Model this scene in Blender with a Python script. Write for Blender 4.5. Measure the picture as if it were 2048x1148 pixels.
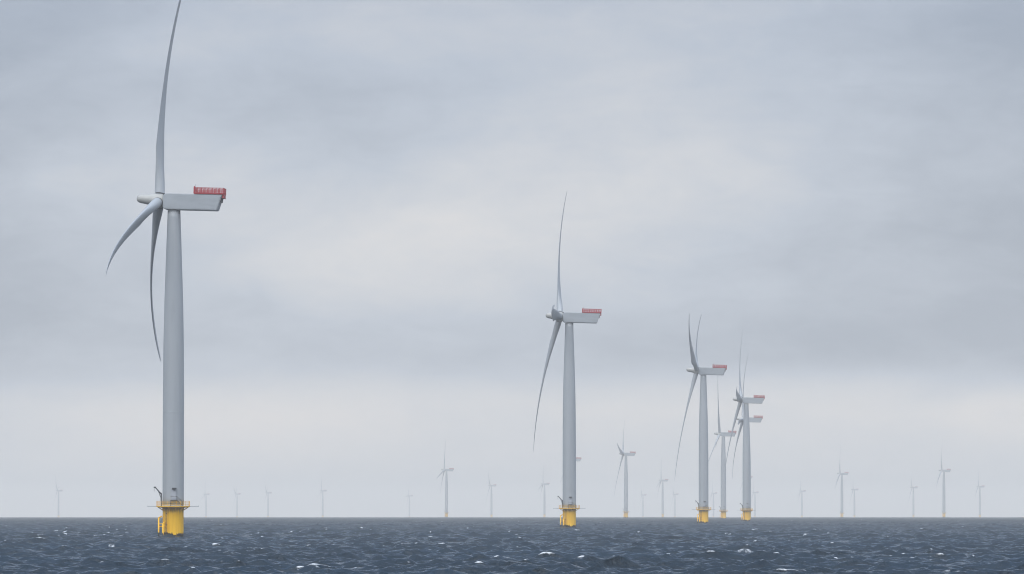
import bpy, bmesh, math, random
import numpy as np
from mathutils import Vector, Matrix

sc = bpy.context.scene
for o in list(bpy.data.objects):
    bpy.data.objects.remove(o)
C = sc.collection
R = math.radians
EARTH = 7.4e6          # effective earth radius (with refraction): the sea really curves
EYE = 6.6              # camera height on the ship's deck
HUB = 81.6
HAZE_DENSITY = 0.97e-4

# ------------------------------------------------------------------ camera
cam_d = bpy.data.cameras.new('camera')
cam_d.sensor_width = 36.0
cam_d.lens = 36.0 * 10000 / 2048
cam_d.clip_start = 1.0
cam_d.clip_end = 80000.0
cam = bpy.data.objects.new('camera', cam_d)
cam.location = (0, 0, EYE)
cam.rotation_euler = (R(90 + 2.5619), 0, 0)
C.objects.link(cam)
sc.camera = cam

# ------------------------------------------------------------------ exposure / sampling
sc.view_settings.view_transform = 'Standard'
sc.view_settings.look = 'None'
sc.view_settings.exposure = 0.0
sc.view_settings.gamma = 1.0
sc.view_settings.use_curve_mapping = False
sc.cycles.volume_bounces = 1
sc.cycles.max_bounces = 6
sc.cycles.use_denoising = True
sc.cycles.filter_width = 1.1

# ------------------------------------------------------------------ sun
SUN_EL, SUN_AZ = R(42), R(-158)         # soft light behind the clouds, from over the left shoulder
sun_d = bpy.data.lights.new('sun', 'SUN')
sun_d.energy = 1.4
sun_d.angle = R(30)
sun_d.color = (1.0, 0.95, 0.88)
sun = bpy.data.objects.new('sun', sun_d)
sdir = Vector((math.sin(SUN_AZ) * math.cos(SUN_EL), math.cos(SUN_AZ) * math.cos(SUN_EL), math.sin(SUN_EL)))
sun.rotation_euler = sdir.to_track_quat('Z', 'Y').to_euler()
sun.location = (0, 0, 300)
C.objects.link(sun)


# ------------------------------------------------------------------ node helper
class Nodes:
    def __init__(self, tree):
        self.t = tree
        tree.nodes.clear()

    def n(self, kind, **kw):
        nd = self.t.nodes.new(kind)
        for k, v in kw.items():
            setattr(nd, k, v)
        return nd

    def put(self, sock, v):
        if isinstance(v, bpy.types.NodeSocket):
            self.t.links.new(v, sock)
        elif isinstance(v, (tuple, list)) and len(v) == 3 and sock.type == 'RGBA':
            sock.default_value = (*v, 1)
        else:
            sock.default_value = v

    def m(self, op, a, b=None, c=None, clamp=False):
        nd = self.n('ShaderNodeMath', operation=op, use_clamp=clamp)
        for i, v in enumerate((a, b, c)):
            if v is not None:
                self.put(nd.inputs[i], v)
        return nd.outputs[0]

    def mix(self, f, a, b):
        nd = self.n('ShaderNodeMix', data_type='RGBA')
        self.put(nd.inputs[0], f)
        self.put(nd.inputs[6], a)
        self.put(nd.inputs[7], b)
        return nd.outputs[2]

    def ramp(self, v, lo, hi, a=0.0, b=1.0, smooth=True):
        nd = self.n('ShaderNodeMapRange', interpolation_type='SMOOTHSTEP' if smooth else 'LINEAR')
        for i, x in enumerate((v, lo, hi, a, b)):
            self.put(nd.inputs[i], x)
        return nd.outputs[0]

    def noise(self, vec, scale, detail=3.0, rough=0.5, dist=0.0):
        nd = self.n('ShaderNodeTexNoise')
        self.put(nd.inputs['Vector'], vec)
        nd.inputs['Scale'].default_value = scale
        nd.inputs['Detail'].default_value = detail
        nd.inputs['Roughness'].default_value = rough
        nd.inputs['Distortion'].default_value = dist
        return nd.outputs['Fac']

    def vscale(self, vec, s, off=(0, 0, 0)):
        nd = self.n('ShaderNodeMapping')
        self.put(nd.inputs[0], vec)
        nd.inputs['Location'].default_value = off
        nd.inputs['Scale'].default_value = s
        return nd.outputs[0]


# ------------------------------------------------------------------ sky: overcast cloud deck over a Nishita sky
world = bpy.data.worlds.new('World')
sc.world = world
world.use_nodes = True
W = Nodes(world.node_tree)
out = W.n('ShaderNodeOutputWorld')
sky = W.n('ShaderNodeTexSky', sky_type='NISHITA')
sky.sun_disc = False
sky.sun_elevation = SUN_EL
sky.sun_rotation = SUN_AZ
bg_clear = W.n('ShaderNodeBackground')
W.put(bg_clear.inputs[0], sky.outputs[0])
bg_clear.inputs[1].default_value = 0.08
gen = W.n('ShaderNodeTexCoord').outputs['Generated']
sep = W.n('ShaderNodeSeparateXYZ')
W.put(sep.inputs[0], gen)
dx, dy, dz = sep.outputs
az = W.m('ARCTAN2', dx, dy)                       # compass bearing, radians
el = W.m('ARCSINE', dz)                           # elevation, radians
n1 = W.noise(W.vscale(gen, (9, 9, 24), (3.1, 0.4, 1.7)), 1.0, 5.0, 0.5, 0.6)
n2 = W.noise(W.vscale(gen, (26, 26, 62), (1.3, 7.2, 4.4)), 1.0, 7.0, 0.58, 0.5)
n3 = W.noise(W.vscale(gen, (70, 70, 190), (5.3, 2.2, 0.4)), 1.0, 6.0, 0.6, 0.8)


def lobe(a0, e0, sa, se, amp):
    """a brighter (or darker) region of the cloud deck, by bearing and elevation"""
    u = W.m('DIVIDE', W.m('SUBTRACT', az, a0), sa)
    v = W.m('DIVIDE', W.m('SUBTRACT', el, e0), se)
    q = W.m('ADD', W.m('MULTIPLY', u, u), W.m('MULTIPLY', v, v))
    g = W.m('DIVIDE', 1.0, W.m('ADD', 1.0, W.m('MULTIPLY', q, q)))
    return W.m('MULTIPLY', g, amp)


lobes = [
    (-0.073, 0.066, 0.028, 0.012, 0.30),
    (-0.015, 0.049, 0.030, 0.010, 0.20),
    (-0.007, 0.060, 0.034, 0.010, 0.14),
    (-0.032, 0.079, 0.034, 0.011, -0.20),
    (0.023, 0.073, 0.025, 0.012, 0.14),
    (0.000, 0.034, 0.110, 0.008, -0.20),
    (0.075, 0.045, 0.040, 0.014, -0.10),
    (0.100, 0.019, 0.014, 0.006, 0.25),
    (-0.108, 0.085, 0.034, 0.040, -0.30),
    (0.112, 0.085, 0.034, 0.050, -0.26),
    (-0.118, 0.015, 0.030, 0.030, -0.18),
    (0.120, 0.030, 0.034, 0.030, -0.14),
]
tot = W.m('ADD', 0.36, W.m('MULTIPLY', W.m('SUBTRACT', n1, 0.5), 0.7))
tot = W.m('ADD', tot, W.m('MULTIPLY', W.m('SUBTRACT', n2, 0.5), 0.52))
tot = W.m('ADD', tot, W.m('MULTIPLY', W.m('SUBTRACT', n3, 0.5), 0.24))
for l in lobes:
    tot = W.m('ADD', tot, lobe(*l))
# a paler strip of thinner cloud low over the horizon, its upper edge uneven
lowel = W.m('ADD', el, W.m('MULTIPLY', W.m('SUBTRACT', n2, 0.5), 0.012))
tot = W.m('ADD', tot, W.m('MULTIPLY', W.ramp(lowel, 0.030, 0.020), 0.48))
cr = W.n('ShaderNodeValToRGB')
W.put(cr.inputs[0], tot)
els = cr.color_ramp.elements
els[0].position, els[0].color = 0.0, (0.355, 0.395, 0.462, 1)
els[1].position, els[1].color = 1.0, (0.73, 0.70, 0.685, 1)
e = els.new(0.35)
e.color = (0.48, 0.522, 0.592, 1)
e = els.new(0.7)
e.color = (0.62, 0.627, 0.65, 1)
# overcast luminance law: the zenith is about three times as bright as the horizon
grad = W.m('ADD', 1.13, W.m('MULTIPLY', W.m('MAXIMUM', W.m('SUBTRACT', dz, 0.12), 0.0), 3.7))
# dark blue cloud added ahead, mostly out of view, to darken the sea's reflections
added_bank = W.m('MULTIPLY', W.ramp(el, 0.05, 0.30), W.ramp(el, 1.15, 0.75))
added_bank = W.m('MULTIPLY', added_bank, W.ramp(dy, -0.1, 0.45))
grad = W.m('MULTIPLY', grad, W.m('SUBTRACT', 1.0, W.m('MULTIPLY', added_bank, 0.76)))
bg_cloud = W.n('ShaderNodeBackground')
W.put(bg_cloud.inputs[0], W.mix(added_bank, cr.outputs[0], (0.27, 0.44, 0.73)))
W.put(bg_cloud.inputs[1], grad)
ms = W.n('ShaderNodeMixShader')
ms.inputs[0].default_value = 0.96
W.put(ms.inputs[1], bg_clear.outputs[0])
W.put(ms.inputs[2], bg_cloud.outputs[0])
W.put(out.inputs['Surface'], ms.outputs[0])


# ------------------------------------------------------------------ materials
def new_mat(name):
    m = bpy.data.materials.new(name)
    m.use_nodes = True
    N = Nodes(m.node_tree)
    o = N.n('ShaderNodeOutputMaterial')
    b = N.n('ShaderNodeBsdfPrincipled')
    N.put(o.inputs['Surface'], b.outputs[0])
    return m, N, b, o


def paint(name, col, rough=0.45, streak=0.12, dirt=None, scale=(0.9, 0.9, 0.06)):
    m, N, b, _ = new_mat(name)
    co = N.n('ShaderNodeTexCoord').outputs['Object']
    s = N.noise(N.vscale(co, scale), 1.0, 5.0, 0.6)
    f = N.noise(co, 1.7, 3.0, 0.6)
    k = N.m('MULTIPLY', N.ramp(s, 0.42, 0.75), streak)
    k = N.m('ADD', k, N.m('MULTIPLY', f, streak * 0.35), clamp=True)
    dirt = dirt or tuple(c * 0.45 for c in col)
    N.put(b.inputs['Base Color'], N.mix(k, col, dirt))
    N.put(b.inputs['Roughness'], N.m('ADD', rough, N.m('MULTIPLY', f, 0.12)))
    return m


M = {}
M['tower'] = paint('tower_paint', (0.34, 0.372, 0.405), 0.42, 0.16)
M['blade'] = paint('blade_paint', (0.35, 0.382, 0.415), 0.38, 0.10, scale=(0.5, 0.5, 0.1))
M['nacelle'] = paint('nacelle_paint', (0.33, 0.365, 0.40), 0.42, 0.22, scale=(0.25, 0.6, 0.9))
M['hub'] = paint('hub_paint', (0.38, 0.39, 0.38), 0.40, 0.14)
M['red'] = paint('signal_red_paint', (0.33, 0.010, 0.024), 0.5, 0.15)
M['dark'] = paint('dark_steel', (0.030, 0.036, 0.048), 0.55, 0.3)
M['grey'] = paint('galvanised_steel', (0.24, 0.26, 0.29), 0.5, 0.3)
M['door'] = paint('door_paint', (0.38, 0.41, 0.46), 0.45, 0.15)
M['rail'] = paint('rail_yellow_paint', (0.82, 0.46, 0.02), 0.5, 0.2)

# yellow foundation: rust runs from the platform, dark weed with a ragged edge at the splash zone
m, N, b, _ = new_mat('foundation_yellow_paint')
co = N.n('ShaderNodeTexCoord').outputs['Object']
sp = N.n('ShaderNodeSeparateXYZ')
N.put(sp.inputs[0], co)
z = sp.outputs[2]
run = N.noise(N.vscale(co, (2.6, 2.6, 0.13)), 1.0, 5.0, 0.65)
blot = N.noise(co, 0.9, 5.0, 0.6)
col = N.mix(N.m('MULTIPLY', N.ramp(run, 0.45, 0.72), 0.34), (0.94, 0.535, 0.002), (0.55, 0.24, 0.005))
col = N.mix(N.m('MULTIPLY', N.ramp(blot, 0.5, 0.8), 0.25), col, (0.95, 0.57, 0.012))
top = N.m('MULTIPLY', N.ramp(N.m('ADD', z, N.m('MULTIPLY', run, 2.4)), 7.2, 8.6), 0.75)
col = N.mix(top, col, (0.16, 0.10, 0.035))
edge = N.noise(N.vscale(co, (1.1, 1.1, 0.5)), 1.0, 4.0, 0.65)
weed = N.ramp(N.m('ADD', z, N.m('MULTIPLY', N.m('SUBTRACT', edge, 0.5), 3.0)), 1.30, 1.42, 1.0, 0.0)
col = N.mix(weed, col, (0.008, 0.009, 0.009))
N.put(b.inputs['Base Color'], col)
b.inputs['Roughness'].default_value = 0.5
M['yellow'] = m

# sea water with foam
m, N, b, o = new_mat('sea_water')
co = N.n('ShaderNodeTexCoord').outputs['Object']
att = N.n('ShaderNodeAttribute', attribute_name='foam')
foam_a = att.outputs['Fac']
fn = N.noise(N.vscale(co, (1.6, 0.8, 1.6)), 1.0, 6.0, 0.75)
foam = N.ramp(N.m('ADD', foam_a, N.m('MULTIPLY', N.m('SUBTRACT', fn, 0.5), 1.2)), 0.36, 0.95)
tint = N.noise(N.vscale(co, (0.012, 0.004, 0.01)), 1.0, 3.0, 0.5)
N.put(b.inputs['Base Color'], N.mix(tint, (0.001, 0.010, 0.021), (0.002, 0.015, 0.028)))
N.put(b.inputs['Roughness'], N.n('ShaderNodeAttribute', attribute_name='ripple').outputs['Fac'])
b.inputs['IOR'].default_value = 1.333
r1 = N.noise(N.vscale(co, (1.0, 0.55, 1.0)), 0.8, 4.0, 0.6, 0.5)
r2 = N.noise(N.vscale(co, (1.0, 0.7, 1.0)), 3.1, 3.0, 0.6, 0.3)
gusts = N.ramp(N.noise(N.vscale(co, (0.022, 0.006, 0.02), (3, 1, 0)), 1.0, 4.0, 0.55), 0.35, 0.65, 0.40, 1.45)
hgt = N.m('MULTIPLY', gusts, N.m('ADD', N.m('MULTIPLY', r1, 0.65), N.m('MULTIPLY', r2, 0.20)))
bp = N.n('ShaderNodeBump')
bp.inputs['Strength'].default_value = 1.0
bp.inputs['Distance'].default_value = 1.0
N.put(bp.inputs['Height'], hgt)
N.put(b.inputs['Normal'], bp.outputs[0])
fb = N.n('ShaderNodeBsdfDiffuse')
N.put(fb.inputs[0], (0.62, 0.65, 0.68))
mx = N.n('ShaderNodeMixShader')
N.put(mx.inputs[0], foam)
N.put(mx.inputs[1], b.outputs[0])
N.put(mx.inputs[2], fb.outputs[0])
N.put(o.inputs['Surface'], mx.outputs[0])
M['sea'] = m


# ------------------------------------------------------------------ sea
BREAKERS = [(-80.4, 1032, 1.9), (-57.3, 1417, 2.4), (-40.1, 711, 1.4), (35.5, 751, 2.1), (-46.0, 2255, 4.5), (-4.0, 1640, 2.6),
            (-17.5, 560, 1.0), (-60.0, 1170, 1.4), (32.0, 850, 1.2), (-95.5, 1220, 1.2), (28.5, 1430, 2.4), (85.0, 2150, 5.5),
            (88.0, 1390, 1.8), (107.0, 1800, 1.7), (46.0, 520, 1.2), (79.0, 560, 1.3), (-27.0, 1500, 1.4), (8.0, 1650, 1.5),
            (-70.0, 880, 0.9), (-6.0, 800, 0.8), (60.0, 1000, 1.1), (-31.0, 640, 0.9), (-130.0, 1900, 1.8), (150.0, 2300, 3.0),
            (22.6, 1921, 1.8), (30.0, 1905, 3.2), (163.0, 3300, 6.0), (-84.0, 1201, 0.8), (102.0, 2650, 1.8)]


def sea():
    rng = np.random.default_rng(7)
    rr = [0.0, 60.0, 120.0, 180.0, 240.0, 290.0, 330.0, 360.0, 385.0]
    v = 400.0
    while v < 9000.0:
        rr.append(v)
        v += (0.6 if v < 440 else 0.0008 * v if v < 5000 else 0.0012 * v)
    while v < 25000.0:
        rr.append(v)
        v *= 1.025
    rr = np.array(rr)
    th = np.linspace(-0.125, 0.125, 820)
    side, t, s = [], 0.125, 0.0006
    while t + s < math.pi:
        t += s
        s = min(s * 1.25, 0.12)
        side.append(t)
    side = np.array(side)
    th = np.concatenate([-side[::-1], th, side])
    nr, nt = len(rr), len(th)
    X0 = (rr[:, None] * np.sin(th)[None, :]).astype(np.float32)
    Y0 = (rr[:, None] * np.cos(th)[None, :]).astype(np.float32)
    step = np.gradient(rr)
    Zw = np.zeros((nr, nt), np.float32)
    DX = np.zeros((nr, nt), np.float32)
    DY = np.zeros((nr, nt), np.float32)
    JX = np.zeros((nr, nt), np.float32)
    waves = []
    for lo, hi, n, amp in ((48, 95, 12, 0.030), (22, 48, 18, 0.042), (11, 22, 26, 0.052), (6, 11, 34, 0.044), (3.2, 6, 44, 0.027), (1.5, 3.2, 54, 0.0115)):
        for _ in range(n):
            lam = lo * (hi / lo) ** rng.random()
            a = rng.normal(-0.75, 0.7)            # wind from the left, on towards the ship
            waves.append((lam, a, amp * (0.6 + 0.8 * rng.random()), rng.random() * 6.2832))
    for lam, a, amp, ph in waves:
        k = 2 * math.pi / lam
        kx, ky = k * math.cos(a), k * math.sin(a)
        # a row is fine enough for a wave when its spacing resolves the wavelength seen along it
        need = lam / max(abs(math.sin(a)), 0.15)
        w = np.clip((need / step - 2.0) / 2.0, 0, 1)
        w[rr < 385] = 0
        rows = np.nonzero(w > 0)[0]
        if len(rows) == 0:
            continue
        r0, r1 = rows[0], rows[-1] + 1
        p = kx * X0[r0:r1] + ky * Y0[r0:r1] + np.float32(ph)
        A = (amp * w[r0:r1, None]).astype(np.float32)
        sn, cs = np.sin(p), np.cos(p)
        Zw[r0:r1] += A * cs
        DX[r0:r1] -= A * sn * math.cos(a)
        DY[r0:r1] -= A * sn * math.sin(a)
        JX[r0:r1] += A * k * cs
    X = X0 + 1.0 * DX
    Y = Y0 + 1.0 * DY
    Z = Zw - (X0 * X0 + Y0 * Y0) / (2 * EARTH)
    # breaking crests: where the crest is pinched most, inside gusty patches
    gust = np.zeros_like(Zw)
    for _ in range(14):
        lam = rng.uniform(30, 160)
        a = rng.random() * 6.28
        gust += np.sin(2 * math.pi / lam * (math.cos(a) * X0 + math.sin(a) * Y0) + rng.random() * 6.28).astype(np.float32)
    sc_row = np.maximum(JX[:, 60:-60].std(axis=1), 1e-4)[:, None]
    q = JX / sc_row + 0.22 * gust
    foam = np.clip((q - 2.95) / 1.5, 0, 0.85)
    # breakers: crests that have toppled, each a hump of white water a few metres long
    for bx, by, w in BREAKERS:
        a = rng.normal(-0.2, 0.25)
        ca, sa = math.cos(a), math.sin(a)
        i0, i1 = np.searchsorted(rr, by - 12), np.searchsorted(rr, by + 12)
        u = ((X0[i0:i1] - bx) * ca + (Y0[i0:i1] - by) * sa) / w
        v2 = (-(X0[i0:i1] - bx) * sa + (Y0[i0:i1] - by) * ca) / (1.1 + 0.0006 * by)
        wob = 0.5 + 0.5 * np.sin(u * 5.1 + bx) * np.sin(u * 2.3 + by)
        g = np.exp(-(u * u) - v2 * v2)
        Z[i0:i1] += 0.34 * g * (0.55 + 0.45 * wob)
        fr = np.exp(-(u * u) * 0.8 - np.where(v2 < 0, v2 / 1.8, v2 / 0.6) ** 2)
        foam[i0:i1] = np.maximum(foam[i0:i1], fr * (0.30 + 0.55 * wob))
    foam[rr < 400] = 0
    co = np.stack([X, Y, Z], -1).reshape(-1, 3).astype(np.float32)
    i = np.arange(nr - 1)[:, None] * nt + np.arange(nt - 1)[None, :]
    quads = np.stack([i, i + nt, i + nt + 1, i + 1], -1).reshape(-1, 4).astype(np.int32)
    me = bpy.data.meshes.new('sea')
    me.vertices.add(len(co))
    me.vertices.foreach_set('co', co.ravel())
    me.loops.add(quads.size)
    me.loops.foreach_set('vertex_index', quads.ravel())
    me.polygons.add(len(quads))
    me.polygons.foreach_set('loop_start', np.arange(0, quads.size, 4, dtype=np.int32))
    me.polygons.foreach_set('use_smooth', np.ones(len(quads), bool))
    me.update(calc_edges=True)
    at = me.attributes.new('foam', 'FLOAT', 'POINT')
    at.data.foreach_set('value', foam.ravel().astype(np.float32))
    # waves too small for the mesh out there live on as surface roughness
    t = np.clip((rr - 700) / 3500, 0, 1)
    rip = np.repeat((0.10 + 0.40 * t * t * (3 - 2 * t))[:, None], nt, 1)
    at = me.attributes.new('ripple', 'FLOAT', 'POINT')
    at.data.foreach_set('value', rip.ravel().astype(np.float32))
    me.materials.append(M['sea'])
    ob = bpy.data.objects.new('sea', me)
    C.objects.link(ob)
    ob['kind'] = 'structure'
    ob['label'] = 'choppy dark blue grey sea with scattered whitecaps'
    return ob


sea()


# ------------------------------------------------------------------ mesh helpers
def link(name, bm, mat, parent=None, smooth=False):
    bmesh.ops.recalc_face_normals(bm, faces=bm.faces)
    me = bpy.data.meshes.new(name)
    bm.to_mesh(me)
    bm.free()
    if smooth:
        for p in me.polygons:
            p.use_smooth = True
    me.materials.append(M[mat])
    ob = bpy.data.objects.new(name, me)
    C.objects.link(ob)
    if parent:
        ob.parent = parent
    return ob


def rings(bm, loops, cap=True):
    """skin a list of equal-length point loops"""
    vs = [[bm.verts.new(p) for p in lp] for lp in loops]
    n = len(vs[0])
    for a, b2 in zip(vs, vs[1:]):
        for i in range(n):
            bm.faces.new((a[i], a[(i + 1) % n], b2[(i + 1) % n], b2[i]))
    if cap:
        bm.faces.new(vs[0][::-1])
        bm.faces.new(vs[-1])


def lathe(bm, prof, n=48, axis='Z', cx=0, cy=0):
    loops = []
    for r, t in prof:
        lp = []
        for i in range(n):
            a = 2 * math.pi * i / n
            c, s = r * math.cos(a), r * math.sin(a)
            lp.append((cx + c, cy + s, t) if axis == 'Z' else (t, c, s))
        loops.append(lp)
    rings(bm, loops)


def tube(bm, a, b2, r, n=8, r2=None):
    a, b2 = Vector(a), Vector(b2)
    d = (b2 - a).normalized()
    u = d.orthogonal().normalized()
    w = d.cross(u)
    loops = []
    for p, rad in ((a, r), (b2, r2 or r)):
        loops.append([p + (u * math.cos(2 * math.pi * i / n) + w * math.sin(2 * math.pi * i / n)) * rad for i in range(n)])
    rings(bm, loops)


def box(bm, c, s, bevel=0.0):
    r = bmesh.ops.create_cube(bm, size=1.0)
    for v in r['verts']:
        v.co = Vector((v.co.x * s[0] + c[0], v.co.y * s[1] + c[1], v.co.z * s[2] + c[2]))
    if bevel:
        es = list({e2 for v in r['verts'] for e2 in v.link_edges})
        bmesh.ops.bevel(bm, geom=es, offset=bevel, segments=2, affect='EDGES')


# ------------------------------------------------------------------ wind turbine parts
TILT, CONE, FLEX_P, BLADE_L = 0.129, -0.151, 2.42, 58.5
YAW = 0.08
OVERHANG = 3.7
NSLOPE = 0.03


def lerp(x, xs, ys):
    return float(np.interp(x, xs, ys))


def blade_mesh(flex):
    bm = bmesh.new()
    loops = []
    n = 28
    R_ = [1.35, 1.9, 2.6, 3.6, 5, 6.5, 8, 10, 12, 14.5, 17, 20, 23, 27, 31, 35, 39, 43, 47, 50.5, 53.5, 56, 57.6, 58.3, 58.5]
    for r in R_:
        z_out = r if r < 4 else r * 1.03 - 0.12
        chord = lerp(r, [0, 3.6, 12, 18, 27, 37, 48, 56, 58, 58.5], [2.4, 2.4, 4.1, 3.6, 2.8, 2.25, 1.65, 1.0, 0.55, 0.14])
        thick = lerp(r, [0, 3.6, 12, 18, 27, 37, 48, 56, 58.5], [2.4, 2.35, 1.55, 1.0, 0.66, 0.48, 0.33, 0.18, 0.03])
        tw = R(lerp(r, [0, 6, 12, 18, 27, 37, 48, 58.5], [19, 18, 14, 10.5, 6, 3.5, 1.5, 0.5]) + 2.0)
        w = min(max((r - 3.0) / 9.0, 0), 1)
        w = w * w * (3 - 2 * w)
        chord *= 1.10
        thick *= 1.10 if r > 8 else 1.0
        ax = CONE * (r - 1.35) + flex * (r / BLADE_L) ** FLEX_P
        lp = []
        for i in range(n):
            a = 2 * math.pi * i / n
            cx, cz = math.cos(a), math.sin(a)
            # circle -> aerofoil (leading edge at +chord side, thin trailing edge)
            s = 0.5 * (1 + cx)
            yt = 2.6 * (0.2969 * math.sqrt(max(1 - s, 0)) - 0.126 * (1 - s) - 0.3516 * (1 - s) ** 2 + 0.2843 * (1 - s) ** 3 - 0.1015 * (1 - s) ** 4) / 0.13 * 0.5
            af_y = (s - 0.68) * chord
            af_x = math.copysign(yt * 0.385 * thick, cz) if abs(cz) > 1e-6 else 0.0
            ci_y, ci_x = cx * 1.2, cz * 1.2
            y = ci_y * (1 - w) + af_y * w
            x = ci_x * (1 - w) + af_x * w
            lp.append((ax + x * math.cos(tw) + y * math.sin(tw), -x * math.sin(tw) + y * math.cos(tw), z_out))
        loops.append(lp)
    rings(bm, loops)
    return bm


def tower_bm():
    bm = bmesh.new()
    zs = [7.95, 20, 34, 46, 57, 69, 79.3]
    ds = [5.15, 5.15, 5.12, 4.98, 4.55, 3.78, 3.06]
    prof = []
    for i in range(41):
        z = 7.95 + (79.3 - 7.95) * i / 40
        prof.append((lerp(z, zs, ds) / 2, z))
    lathe(bm, prof, 56)
    for z in (8.1, 30.5, 55.0, 79.0):                    # section flanges, a hand wide
        r = lerp(z, zs, ds) / 2
        lathe(bm, [(r, z - 0.09), (r + 0.012, z - 0.07), (r + 0.012, z + 0.07), (r, z + 0.09)], 56)
    return bm


def foundation_bm():
    bm = bmesh.new()
    lathe(bm, [(2.54, -6), (2.54, 1), (2.54, 6.9), (2.62, 7.05), (2.62, 7.35), (2.54, 7.4), (2.54, 7.44)], 56)
    return bm


def platform_bm():
    bm = bmesh.new()
    # deck plate: octagon with fascia, brackets below
    lathe(bm, [(2.8, 7.45), (3.0, 7.45), (4.05, 7.62), (4.08, 7.64), (4.08, 7.86), (2.6, 7.86)], 16)
    for i in range(12):
        a = 2 * math.pi * (i + 0.5) / 12
        c, s = math.cos(a), math.sin(a)
        tube(bm, (2.5 * c, 2.5 * s, 6.75), (3.75 * c, 3.75 * s, 7.55), 0.085, 6)
    return bm


def railing_bm():
    bm = bmesh.new()
    n = 24
    pts = [(3.98 * math.cos(2 * math.pi * i / n), 3.98 * math.sin(2 * math.pi * i / n)) for i in range(n)]
    for i, (x, y) in enumerate(pts):
        tube(bm, (x, y, 7.86), (x, y, 9.02), 0.042, 6)
        x2, y2 = pts[(i + 1) % n]
        for z in (8.2, 8.6, 9.0):
            tube(bm, (x, y, z), (x2, y2, z), 0.028, 6)
        box(bm, ((x + x2) / 2, (y + y2) / 2, 7.95), (0.05, 0.05, 0.18))
    return bm


def boom_bm(sx):
    bm = bmesh.new()
    tube(bm, (sx * 4.0, -0.4, 7.72), (sx * 6.15, -0.4, 7.76), 0.05, 6)
    tube(bm, (sx * 6.1, -0.4, 7.66), (sx * 6.1, -0.4, 7.9), 0.06, 6)
    return bm


def boat_landing_bm():
    bm = bmesh.new()
    for x, y, top in ((-3.35, -1.75, 5.0), (-2.25, -2.75, 3.6)):
        tube(bm, (x, y, -2.6), (x, y, top), 0.19, 10)
        tube(bm, (x, y, top), (x * 0.78, y * 0.78, top + 0.35), 0.17, 10)
        for z in (0.6, 2.9):
            tube(bm, (x, y, z), (x * 0.7, y * 0.7, z), 0.14, 8)
    tube(bm, (-3.35, -1.75, 3.55), (-2.25, -2.75, 3.55), 0.09, 6)
    return bm


def ladder_bm():
    bm = bmesh.new()
    ax, ay = -1.55, -2.75
    ux, uy = 0.40, -0.16
    for s in (-0.5, 0.5):
        tube(bm, (ax + ux * s, ay + uy * s, -1.6), (ax + ux * s, ay + uy * s, 7.7), 0.05, 6)
    z = -1.4
    while z < 7.6:
        tube(bm, (ax - ux / 2, ay - uy / 2, z), (ax + ux / 2, ay + uy / 2, z), 0.025, 4)
        z += 0.35
    for z in (0.8, 3.4, 6.0):
        tube(bm, (ax, ay, z), (ax * 0.85, ay * 0.85, z), 0.06, 6)
    return bm


def nacelle_bm():
    bm = bmesh.new()
    prof = [(-2.45, -1.75), (-2.05, -2.15), (10.75, -2.15), (11.9, 1.72), (-1.9, 1.72), (-2.45, 1.25)]
    for p in (-1, 1):
        pass
    loops = []
    for y, k in ((-2.05, 0.0), (2.05, 0.0)):
        loops.append([(u, y, zz) for u, zz in prof])
    rings(bm, loops)
    bmesh.ops.bevel(bm, geom=[e2 for e2 in bm.edges], offset=0.16, segments=3, affect='EDGES')
    # bolted seams: shallow raised cover strips on the side panels and roof
    for u in (0.9, 4.3, 7.7):
        for s in (-1, 1):
            box(bm, (u, s * 2.055, -0.2), (0.09, 0.03, 3.3))
    for s in (-1, 1):
        box(bm, (4.2, s * 2.057, -1.72), (12.2, 0.04, 0.08))
    return bm


def hoist_bm():
    bm = bmesh.new()
    box(bm, (8.65, 0, 1.84), (7.3, 4.2, 0.14))
    box(bm, (12.15, 0, 1.35), (0.35, 3.6, 0.95))
    for s in (-1, 1):
        box(bm, (8.65, s * 2.08, 2.02), (7.3, 0.06, 0.3))
    return bm


def hoist_rail_bm():
    bm = bmesh.new()
    x0, x1, z0, z1 = 5.05, 12.25, 1.9, 3.35
    for s in (-1, 1):
        y = s * 2.07
        for i in range(9):
            x = x0 + (x1 - x0) * i / 8
            box(bm, (x, y, (z0 + z1) / 2), (0.20, 0.08, z1 - z0))
        for z in (2.62, 3.29):
            box(bm, ((x0 + x1) / 2, y, z), (x1 - x0, 0.06, 0.12))
        i = 0
        x = x0 + 0.15
        while x < x1:
            box(bm, (x, y, (z0 + z1) / 2), (0.045, 0.03, z1 - z0 - 0.1))
            x += 0.24
    for x in (x0, x1):
        for z in (2.25, 2.8, 3.3):
            box(bm, (x, 0, z), (0.08, 4.1, 0.12))
        for j in range(5):
            box(bm, (x, -2.0 + j, (z0 + z1) / 2), (0.09, 0.12, z1 - z0))
    box(bm, (x0 + 0.1, -2.05, 2.75), (0.3, 0.14, 1.7))
    return bm


def hub_bm():
    bm = bmesh.new()
    prof = [(0.02, -5.45), (0.42, -5.38), (0.75, -5.15), (0.98, -4.75), (1.1, -4.2), (1.16, -3.4), (1.26, -2.6), (1.45, -1.8),
            (1.62, -1.1), (1.72, -0.4), (1.75, 0.4), (1.70, 0.95), (1.55, 1.2), (1.5, 1.25)]
    lathe(bm, prof, 48, axis='X')
    return bm


def collar_bm():
    bm = bmesh.new()
    lathe(bm, [(1.20, 1.56), (1.235, 1.58), (1.235, 1.78), (1.20, 1.80)], 36)
    return bm


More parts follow.
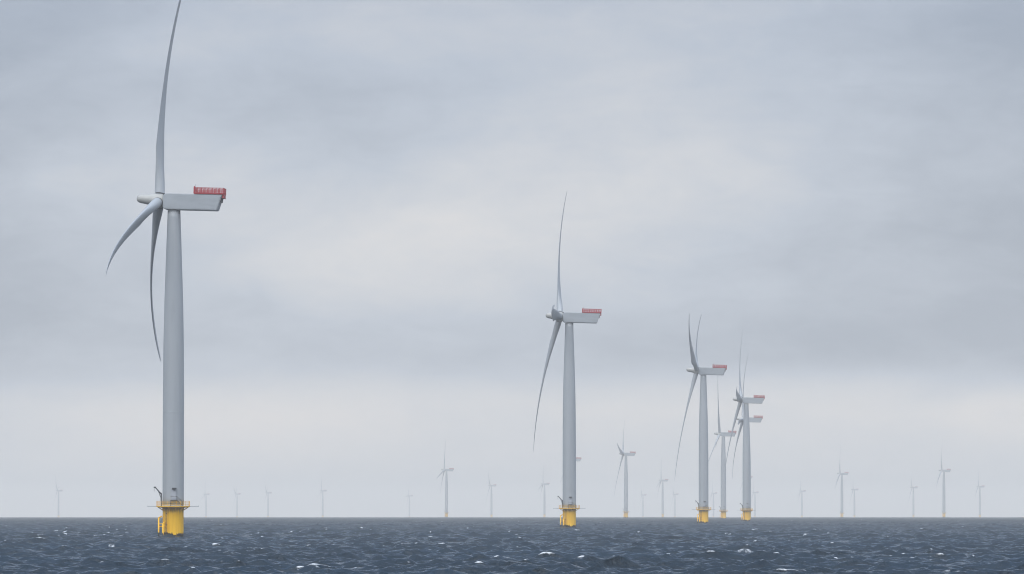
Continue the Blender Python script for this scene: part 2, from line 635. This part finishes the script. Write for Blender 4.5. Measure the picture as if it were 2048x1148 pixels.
def crane_bm():
    bm = bmesh.new()
    tube(bm, (-2.75, -1.9, 7.86), (-2.75, -1.9, 11.0), 0.16, 10)
    tube(bm, (-2.75, -1.9, 10.7), (-4.2, -2.2, 12.35), 0.17, 8, 0.12)
    tube(bm, (-2.75, -1.9, 9.6), (-3.45, -2.05, 11.4), 0.07, 6)
    box(bm, (-4.28, -2.2, 12.32), (0.55, 0.32, 0.34), 0.05)
    tube(bm, (-4.42, -2.2, 12.2), (-4.42, -2.2, 11.3), 0.03, 5)
    return bm


def door_bm():
    bm = bmesh.new()
    box(bm, (0.35, -2.60, 10.45), (1.25, 0.22, 2.35), 0.06)
    box(bm, (0.35, -2.74, 10.4), (0.95, 0.06, 2.05), 0.02)
    return bm


def canopy_bm():
    bm = bmesh.new()
    box(bm, (0.45, -2.95, 12.05), (1.05, 0.75, 0.36), 0.05)
    tube(bm, (0.05, -2.55, 11.75), (0.1, -3.2, 11.92), 0.05, 6)
    return bm


def stair_bm():
    bm = bmesh.new()
    box(bm, (0.35, -3.0, 9.2), (1.5, 0.8, 0.14))
    for y in (-3.35, -2.75):
        tube(bm, (1.1, y, 9.2), (2.45, y, 7.9), 0.07, 6)
        tube(bm, (1.1, y, 10.15), (2.45, y, 8.85), 0.035, 5)
        tube(bm, (1.1, y, 9.2), (1.1, y, 10.15), 0.035, 5)
        tube(bm, (2.45, y, 7.9), (2.45, y, 8.85), 0.035, 5)
        tube(bm, (-0.4, y, 9.2), (-0.4, y, 7.86), 0.06, 6)
        tube(bm, (-0.4, y, 10.15), (1.1, y, 10.15), 0.035, 5)
    for i in range(6):
        f = (i + 0.5) / 6
        box(bm, (1.1 + 1.35 * f, -3.05, 9.2 - 1.3 * f), (0.24, 0.6, 0.04))
    return bm


# one set of part meshes, shared by every turbine
TREE = []          # (name, mesh, local matrix, parent index or None, near only)


def yaw_m(a):
    return Matrix.Rotation(-a, 4, 'Z')


def part(name, bm, mat, mtx=None, parent=None, smooth=False, near=False):
    ob = link(name, bm, mat, None, smooth)
    me = ob.data
    bpy.data.objects.remove(ob)
    TREE.append((name, me, mtx or Matrix(), parent, near))
    return len(TREE) - 1


NAC = Matrix.Translation((0, 0, HUB)) @ Matrix.Rotation(NSLOPE, 4, 'Y')
ROT = (Matrix.Translation((-OVERHANG, 0, HUB + 0.15)) @ Matrix.Rotation(TILT * 0.8, 4, 'Y'))
P_ROT = (Matrix.Translation((-OVERHANG, 0, HUB + 0.15)) @ Matrix.Rotation(TILT, 4, 'Y'))


def edge_smooth(bm, deg=35):
    for f in bm.faces:
        f.smooth = True
    for e2 in bm.edges:
        if len(e2.link_faces) == 2 and e2.calc_face_angle(0) > R(deg):
            e2.smooth = False
    return bm


part('tower', edge_smooth(tower_bm()), 'tower')
part('foundation', edge_smooth(foundation_bm()), 'yellow')
i_pl = part('platform', platform_bm(), 'rail')
part('railing', railing_bm(), 'rail', parent=i_pl, near=True)
for sx in (-1, 1):
    part('boom', boom_bm(sx), 'grey', parent=i_pl, near=True)
part('boat_landing', edge_smooth(boat_landing_bm()), 'yellow', near=True)
part('ladder', ladder_bm(), 'dark', near=True)
i_cr = part('crane', crane_bm(), 'dark', near=True)
i_dr = part('door', door_bm(), 'door', near=True)
part('door_canopy', canopy_bm(), 'dark', parent=i_dr, near=True)
part('stair', stair_bm(), 'dark', near=True)
i_na = part('nacelle', edge_smooth(nacelle_bm(), 50), 'nacelle', NAC)
i_ho = part('hoist_platform', hoist_bm(), 'red', parent=i_na)
part('guard_rail', hoist_rail_bm(), 'red', parent=i_na)
bm = bmesh.new()
for i in range(6):
    box(bm, (11.62 - i * 0.045 + 0.16, 0, 0.9 - i * 0.17), (0.10, 3.5, 0.12))
box(bm, (11.58, 0, 0.5), (0.22, 3.7, 1.15))
part('vent', bm, 'dark', parent=i_na, near=True)
bm = bmesh.new()
tube(bm, (5.3, -1.0, 1.9), (5.3, -1.0, 4.15), 0.05, 6)
tube(bm, (5.3, -1.25, 4.0), (5.3, -0.75, 4.0), 0.04, 6)
part('wind_vane_mast', bm, 'grey', parent=i_na, near=True)
bm = bmesh.new()
box(bm, (-2.35, -1.3, 1.55), (0.5, 0.5, 0.42), 0.05)  # dark sensor box at the front of the nacelle roof, no lamp
part('sensor_box', bm, 'dark', parent=i_na, near=True)
bm = bmesh.new()
lathe(bm, [(1.42, 1.1), (1.42, 1.95)], 36, axis='X')
part('main_bearing', edge_smooth(bm), 'dark', ROT, near=True)
part('hub', edge_smooth(hub_bm(), 40), 'hub', ROT)
COLLAR = link('collar', edge_smooth(collar_bm()), 'dark').data
bpy.data.objects.remove(bpy.data.objects['collar'])
BLADES = {}


def get_blade(flex):
    if flex not in BLADES:
        ob = link('blade', edge_smooth(blade_mesh(flex), 60), 'blade')
        BLADES[flex] = ob.data
        bpy.data.objects.remove(ob)
    return BLADES[flex]


def turbine(x, y, theta, label, group, near=True, flex=3.5, yaw=YAW):
    root = bpy.data.objects.new('wind_turbine', None)
    root.empty_display_size = 5
    root.location = (x, y, -(x * x + y * y) / (2 * EARTH))
    C.objects.link(root)
    root['label'] = label
    root['category'] = 'wind turbine'
    root['group'] = group
    made = []
    for name, me, mtx, par, only_near in TREE:
        if only_near and not near:
            made.append(None)
            continue
        ob = bpy.data.objects.new(name, me)
        C.objects.link(ob)
        ob.parent = root if par is None else made[par]
        ob.matrix_local = yaw_m(yaw) @ mtx if name in TURNS else mtx
        made.append(ob)
    for k in range(3):
        ob = bpy.data.objects.new('blade', get_blade(flex))
        C.objects.link(ob)
        ob.parent = root
        ob.matrix_local = yaw_m(yaw) @ P_ROT @ Matrix.Rotation(R(theta + 120 * k), 4, 'X')
        if near:
            c = bpy.data.objects.new('collar', COLLAR)
            C.objects.link(c)
            c.parent = ob
    return root


TURNS = {'nacelle', 'hub', 'main_bearing'}     # these turn into the wind together with the blades
ROW = 'wind turbines in the near row'
FAR = 'wind turbines far off in the haze'
turbine(-81.8, 1208.2, -9.3, 'largest and nearest wind turbine, its upper blade tip cut off by the picture edge', ROW, True, 7.3, 0.075)
turbine(22.1, 1929.8, -31.5, 'second largest wind turbine, one blade pointing straight at the viewer over the hub', ROW, True, 5.6, -0.007)
turbine(102.0, 2664.0, 62.0, 'third largest wind turbine with two raised blades and one hanging straight down', ROW, True, 4.4, 0.095)
turbine(157.2, 3355.9, -37.0, 'higher of two overlapping turbines, its tower hiding the tower of the other', ROW, True, 4.5, 0.031)
turbine(191.0, 4054.8, -25.0, 'turbine whose tower is hidden, nacelle showing just below a nearer nacelle', ROW, True, 6.2, 0.047)
turbine(202.5, 4793.0, 17.0, 'slim turbine standing between two thicker near towers, pale orange foundation', ROW, True, 1.2, 0.13)
far = [
    (145.3, 6379.1, -42, 'hazy turbine with orange base standing alone midway between the second and third largest turbines', True),
    (84.8, 7019.6, 5, 'turbine hidden behind the second largest tower, only the nacelle end peeping out', True),
    (-112.5, 8594.6, -14, 'hazy turbine with faint orange base, tallest of those left of the second largest turbine', True),
    (752.4, 8717.4, 3, 'tallest of the hazy turbines at the right end of the horizon', True),
    (616.5, 9351.4, 0, 'second tallest hazy turbine right of the near row, a fainter turbine close on its right', True),
    (479.4, 10232.6, 10, 'turbine hidden behind the fourth near tower, only its tiny nacelle end peeping out', False),
    (332.2, 11029.1, -12, 'hazy turbine first to the left of the third largest turbine, between two fainter ones', False),
    (79.3, 12214.5, -15, 'hazy turbine standing just left of the second largest turbine base', False),
    (-52.2, 12739.5, 50, 'second hazy turbine to the left of the second largest turbine', False),
    (1229.5, 13149.5, 2, 'last hazy turbine at the far right end of the horizon', False),
    (1082.7, 13498.0, 55, 'short hazy turbine standing just left of the tallest hazy right hand turbine', False),
    (988.2, 14442.3, -30, 'faint short turbine standing close beside a taller hazy one on its left', False),
    (-567.3, 15005.1, 0, 'faint turbine most to the right of the four right of the largest turbine', False),
    (-1355.9, 14965.7, 42, 'faint turbine alone on the horizon left of the largest turbine', False),
    (878.3, 15159.8, -12, 'faint turbine alone on the horizon, right of the two near overlapping turbines', False),
    (770.4, 15869.5, -5, 'faint turbine close on the right side of the fourth near tower', False),
    (655.7, 16286.9, -8, 'very faint turbine in the gap between the third largest and the slim turbine', False),
    (-784.2, 16086.1, 55, 'faint turbine third in line to the right of the largest turbine', False),
    (-921.9, 16780.3, 62, 'faint turbine second in line to the right of the largest turbine', False),
    (-1032.1, 16882.3, -5, 'faintest turbine first to the right of the largest turbine', False),
    (553.0, 16982.5, 60, 'barely visible turbine between a hazy turbine and the third largest one', False),
    (454.4, 17362.8, 52, 'barely visible turbine just right of the lone hazy turbine with orange base', False),
    (-366.4, 17892.7, -25, 'barely visible turbine alone in the wide gap in the middle left of the horizon', False),
]
for x, y, t, lab, near in far:
    turbine(x, y, t, lab, FAR, near, 3.0)

# ------------------------------------------------------------------ haze: one closed box of thin even air
bm = bmesh.new()
box(bm, (0, 12000, 52.0), (54000, 52000, 200.0))
me = bpy.data.meshes.new('haze')
bm.to_mesh(me)
bm.free()
hm = bpy.data.materials.new('haze_air')
hm.use_nodes = True
N = Nodes(hm.node_tree)
o = N.n('ShaderNodeOutputMaterial')
v = N.n('ShaderNodeVolumePrincipled')
v.inputs['Color'].default_value = (1.0, 0.975, 0.925, 1)
v.inputs['Density'].default_value = HAZE_DENSITY
v.inputs['Anisotropy'].default_value = 0.0
N.put(o.inputs['Volume'], v.outputs[0])
me.materials.append(hm)
hz = bpy.data.objects.new('haze', me)
C.objects.link(hz)
hz['kind'] = 'stuff'
